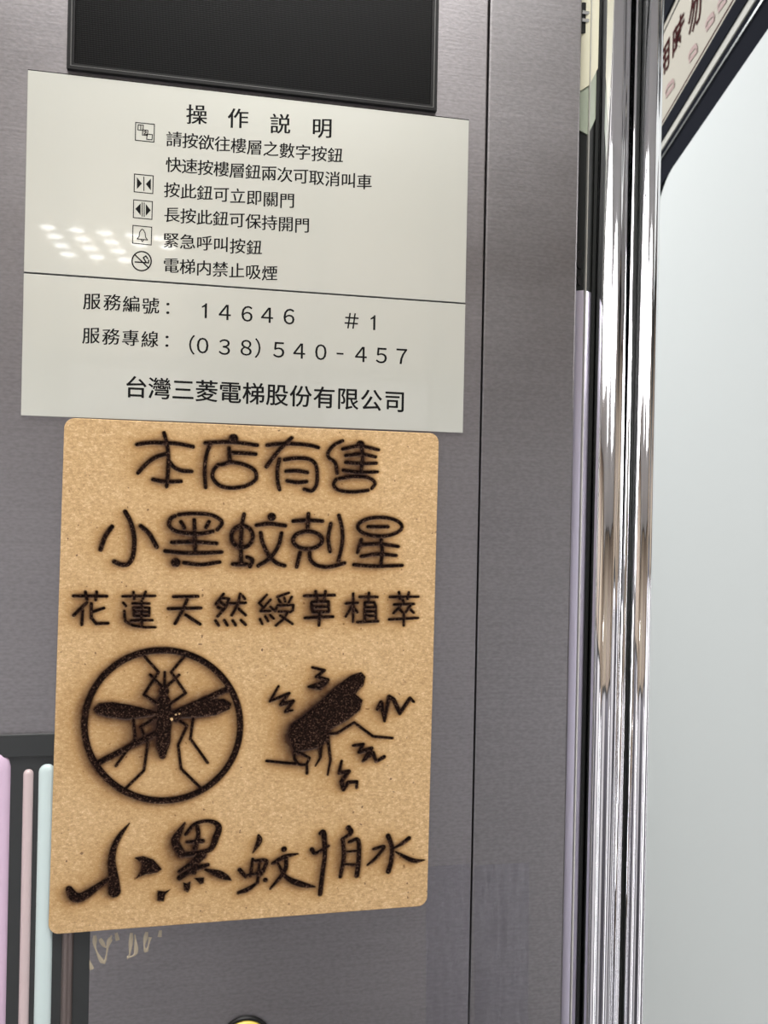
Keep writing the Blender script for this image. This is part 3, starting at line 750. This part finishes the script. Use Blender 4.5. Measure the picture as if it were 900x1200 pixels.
# normals of the whole field, so that the cut pieces shade as one surface
gu = np.gradient(np.stack([GX, Y, GZ], -1), axis=1); gv = np.gradient(np.stack([GX, Y, GZ], -1), axis=0)
NRM = np.cross(gv, gu).reshape(-1, 3); NRM /= np.linalg.norm(NRM, axis=1)[:, None]+1e-12
if NRM[:, 1].mean() > 0: NRM = -NRM


def grid_part(name, sel, parent, m):
    qs = quads[sel]; used, inv = np.unique(qs, return_inverse=True); inv = inv.reshape(-1, 4)
    me = bpy.data.meshes.new(name); me.vertices.add(len(used)); me.vertices.foreach_set('co', co[used].astype(np.float32).ravel())
    me.loops.add(inv.size); me.loops.foreach_set('vertex_index', inv.astype(np.int32).ravel())
    me.polygons.add(len(inv)); me.polygons.foreach_set('loop_start', np.arange(0, inv.size, 4, dtype=np.int32))
    me.update(calc_edges=True)
    for nm, arr in (('burn', burn), ('scorch', scorch)):
        a = me.attributes.new(nm, 'FLOAT', 'POINT'); a.data.foreach_set('value', arr.reshape(-1)[used].astype(np.float32))
    me.polygons.foreach_set('use_smooth', np.ones(len(inv), bool))
    me.normals_split_custom_set_from_vertices(NRM[used].tolist())
    o = link(name, me, None, m); kid(o, parent); return o


sign = tag(empty('wooden_sign', (float(BC[:, 0].mean()), 0, float(BC[2:, 1].mean()))), 'tan fibreboard sign with dark laser-burnt writing and two insects, under the silver plates', 'sign')
grid_part('board_face', lab == 0, sign, M['mdf'])
for i, (nm, lb) in enumerate(MARKS):
    if (lab == i+1).any():
        o = grid_part(nm, lab == i+1, sign, M['mdf'])
        if lb: o['label'] = lb
# body: side walls and back
rim = list(idx[0, :])+list(idx[1:, -1])+list(idx[-1, -2::-1])+list(idx[-2:0:-1, 0])
rim = [rim[i] for i in range(len(rim)) if i % 2 == 0 or i < 60]
b = bmesh.new()
fr = [b.verts.new(tuple(co[i])) for i in rim]; bk = [b.verts.new((co[i][0], 0.0, co[i][2])) for i in rim]
for i in range(len(rim)):
    j = (i+1) % len(rim); b.faces.new((fr[i], fr[j], bk[j], bk[i]))
b.faces.new(bk)
kid(obj('board_edge', b, M['mdf_edge']), sign)

# ------------------------------------------------------------------ tape, markings, button, ribbed inset
def sheet(name, pts, y, m):
    b = bmesh.new(); b = prism(pxpoly(pts, y), y, y+0.00006); return obj(name, b, m)


tag(sheet('clear_tape', [(499, 1016), (551, 1012), (551, 1215), (499, 1215)], -0.0001, M['tape']), 'clear tape strip left of the wall seam, below the wooden sign', 'tape')
tag(sheet('clear_tape', [(556, 1014), (620, 1011), (619, 1215), (556, 1215)], -0.00012, M['tape']), 'wrinkled clear tape strip right of the wall seam near the bottom', 'tape')

res = empty('curl_marks', tuple(at(120, 1115))); tag(res, 'thin yellowish curls on the steel just below the wooden sign', 'markings')  # thin raised curls in a yellowish tone
CURLS = [[(84, 1097), (80, 1112), (87, 1118), (95, 1110), (94, 1098), (85, 1097)], [(88, 1120), (93, 1138)], [(98, 1115), (108, 1136)], [(111, 1096), (112, 1112), (122, 1128), (127, 1105), (131, 1096)], [(117, 1100), (124, 1110), (130, 1100)], [(136, 1093), (138, 1102)], [(154, 1093), (152, 1118), (149, 1122), (159, 1117), (158, 1095)], [(172, 1092), (169, 1108), (172, 1114), (176, 1098)], [(188, 1090), (187, 1098)], [(63, 1125), (66, 1138), (72, 1140)]]
for L in CURLS:
    b = bmesh.new(); P = catmull([(p[0], p[1]) for p in L], 4)
    W = [at(p[0], p[1], 0) for p in P]; n = len(W)
    pr = []
    for i in range(n):
        t_ = W[min(i+1, n-1)]-W[max(i-1, 0)]; t_ /= np.linalg.norm(t_)+1e-9; nn = np.array([-t_[2], 0, t_[0]])*(0.0006+0.0003*math.sin(i*1.1))
        pr.append([b.verts.new(tuple(W[i]+nn)), b.verts.new((W[i][0], -0.00022, W[i][2])), b.verts.new(tuple(W[i]-nn))])
    for a_, c_ in zip(pr, pr[1:]):
        for k in (0, 1): b.faces.new((a_[k], a_[k+1], c_[k+1], c_[k]))
    kid(obj('thin_curl', b, M['ochre']), res)

bx_, bz_ = X(288, 1193), Z(288, 1192)-0.0105
bt = tag(empty('call_button', (bx_, 0, bz_)), 'round yellow push button in a black ring at the bottom edge', 'button')


def lathe(prof, cx, cz, n=48):
    b = bmesh.new(); rings = []
    for r_, y in prof:
        rings.append([b.verts.new((cx+r_*math.cos(t), y, cz+r_*math.sin(t))) for t in np.linspace(0, 2*math.pi, n, False)] if r_ > 0 else [b.verts.new((cx, y, cz))])
    for A_, B_ in zip(rings, rings[1:]):
        for i in range(n):
            j = (i+1) % n
            if len(B_) == 1: b.faces.new((A_[i], A_[j], B_[0]))
            elif len(A_) == 1: b.faces.new((A_[0], B_[j], B_[i]))
            else: b.faces.new((A_[i], A_[j], B_[j], B_[i]))
    return b


kid(obj('bezel', lathe([(0.0112, 0), (0.0110, -0.0012), (0.0102, -0.0016), (0.0098, -0.0008), (0.0098, 0)], bx_, bz_), M['black'], smooth=True), bt)
kid(obj('cap', lathe([(0.0097, 0), (0.0097, -0.0018), (0.0090, -0.0025), (0.005, -0.0029), (0, -0.003)], bx_, bz_), M['yellow'], smooth=True), bt)

# ribbed inset low on the left: dark header over upright rods
ix0 = X(-80, 1000); ix1 = X(105, 1120); izt = Z(30, 860); izb = -0.33
ins = tag(empty('ribbed_inset', (ix0, 0, izb)), 'dark inset with upright pink, teal and bronze rods at lower left beside the wooden sign', 'inset')
b = bmesh.new(); box(b, ix0, ix1, -0.0003, 0.0, izb, izt, 0.0001, 1); kid(obj('backplate', b, M['charcoal']), ins)
b = bmesh.new(); box(b, ix0, X(67, 870), -0.0016, -0.0003, Z(30, 886), izt, 0.0004, 2); kid(obj('header', b, M['charcoal']), ins)


def rod(px0, px1, pytop, m, dep=0.0018):
    x0, x1 = X(px0, 1000, -0.001), X(px1, 1000, -0.001); zt_ = Z(px0, pytop, -0.001); cx_, rx_ = (x0+x1)/2, (x1-x0)/2
    prof = [(cx_-rx_*math.cos(t), -0.0003-dep*math.sin(t)) for t in np.linspace(0, math.pi, 13)]
    b = bmesh.new(); rows = []
    for z, s_ in [(izb, 1), (zt_-rx_, 1)]+[(zt_-rx_+rx_*math.sin(a), math.cos(a)) for a in (0.4, 0.8, 1.15, 1.45)]:
        rows.append([b.verts.new((cx_+(x-cx_)*s_, -0.0003+(y+0.0003)*s_, z)) for x, y in prof])
    for A_, B_ in zip(rows, rows[1:]):
        for i in range(12): b.faces.new((A_[i], A_[i+1], B_[i+1], B_[i]))
    return kid(obj('rod', b, m, smooth=True), ins)


rod(-34, 10, 880, M['pipe_pink'], 0.003)['label'] = 'pink lilac rod'
rod(25, 37, 902, M['pipe_pale'])['label'] = 'pale rose rod'
rod(43, 63, 896, M['pipe_teal'])['label'] = 'pale teal rod'
rod(74, 88, 900, M['pipe_dark'])['label'] = 'dull bronze rod'

# ------------------------------------------------------------------ landing side wall, white panel and framed notice
def wslab(name, s0, s1, z0, z1, o0, o1, m, parent=None):
    b = bmesh.new()
    P = [wpt(s, z, o_) for z in (z0, z1) for s, o_ in ((s0, o0), (s1, o0), (s1, o1), (s0, o1))]
    v = [b.verts.new(p) for p in P]
    for f in ((0, 1, 2, 3), (4, 7, 6, 5), (0, 4, 5, 1), (1, 5, 6, 2), (2, 6, 7, 3), (3, 7, 4, 0)): b.faces.new([v[i] for i in f])
    o_ = obj(name, b, m)
    if parent: kid(o_, parent)
    return o_


S0, S1w = 0.45, 2.3
sA, zA = atw(826.5, 140); sB, zB = atw(900, 33.8); sC, zC = atw(776, 215)
zw = (zA+zB+zC)/3
sEnd = atw(756, 600)[0]
wp = tag(empty('white_panel', wpt((S0+sEnd)/2, -1.45, -0.01)), 'large plain white panel with a black rounded edge, right of the chrome column', 'panel')
wslab('black_surround', S0, S1w-0.05, -1.44, zw-0.001, -0.02, -0.008, M['dark_frame'], wp)
r_ = 0.14; P = [(S0, -1.40), (sEnd, -1.40)] + [(sEnd-r_+r_*math.cos(t), zw-r_+r_*math.sin(t)) for t in np.linspace(0, math.pi/2, 12)] + [(S0, zw)]
b = bmesh.new(); a_ = [b.verts.new(wpt(s, z, 0.0)) for s, z in P]; c_ = [b.verts.new(wpt(s, z, -0.008)) for s, z in P]
b.faces.new(a_); b.faces.new(c_[::-1])
for i in range(len(P)): b.faces.new((a_[i], c_[i], c_[(i+1) % len(P)], a_[(i+1) % len(P)]))
kid(obj('white_face', b, M['white']), wp)

zg = lambda *pp: sum(atw(*p)[1] for p in pp)/len(pp)
z_rim = zg((804, 140), (847, 80)); z_lt0 = zg((797, 140), (889, 0)); z_lt1 = zg((791, 140), (882, 0))
z_bl1 = zg((780, 140), (869, 0)); z_red = zg((778.5, 135), (862.5, 0)); z_top = zg((779, 37), (798, 0))
ns = tag(empty('framed_notice', wpt(1.2, z_rim, -0.01)), 'dark framed notice with red print on cream, top right corner beyond the column', 'notice')
wslab('outer_frame', S0, S1w-0.1, zw, z_lt0, -0.02, 0.0, M['dark_frame'], ns)
wslab('frame_bead', S0, S1w-0.1, z_rim-0.002, z_rim+0.002, 0.0, 0.003, M['chrome_line'], ns)
wslab('bright_strip', S0, S1w-0.1, z_lt0, z_lt1, -0.02, 0.002, M['light_line'], ns)
wslab('inner_frame', S0, S1w-0.1, z_lt1, z_bl1, -0.02, 0.004, M['dark_frame'], ns)
wslab('paper', S0, S1w-0.12, z_bl1, z_top+0.06, -0.02, 0.0, M['paper'], ns)
wslab('red_rule', S0, S1w-0.12, z_red-0.0015, z_red+0.0015, 0.0, 0.0004, M['red'], ns)
wslab('top_rule', S0, S1w-0.12, z_top+0.002, z_top+0.006, 0.0, 0.0004, M['ink'], ns)
wslab('top_frame', S0, S1w-0.1, z_top+0.018, z_top+0.10, -0.02, 0.004, M['dark_frame'], ns)
# red characters, then the fainter line below
def wall_char(ch, px, py, size, m, stretch=1.0):
    v, f = glyph_data(ch, 0.02); s, z = atw(px, py)
    # reading direction runs from the far end towards the near end
    V = [wpt(s-(a-0.5)*size*stretch, z+(b_-0.38)*size, 0.001) for a, b_ in v]
    me = bpy.data.meshes.new('character'); me.from_pydata(V, [], f); me.update(); return kid(link('character', me, None, m), ns)


for ch, px, py in (('用', 779.5, 69), ('時', 795, 42), ('勿', 815, 13), ('請', 838, -22)):
    if ch == '請': continue
    wall_char(ch, px, py, 0.060, M['red'], 1.2)
def wstroke(pts, r_, m):
    b = bmesh.new(); Q = [atw(px, py) for px, py in pts]
    for (s0, z0), (s1, z1) in zip(Q, Q[1:]):
        b.faces.new([b.verts.new(wpt(*p, 0.001)) for p in ((s0, z0-r_), (s1, z1-r_), (s1, z1+r_), (s0, z0+r_))])
    return kid(obj('faded_stroke', b, m), ns)
for dx, dy in ((785, 103), (812, 62), (832, 25), (846, 3)):
    wstroke([(dx-5, dy+6), (dx-2, dy-2), (dx+4, dy-9), (dx+6, dy-4), (dx+1, dy+3), (dx-4, dy+10)], 0.004, M['pink'])
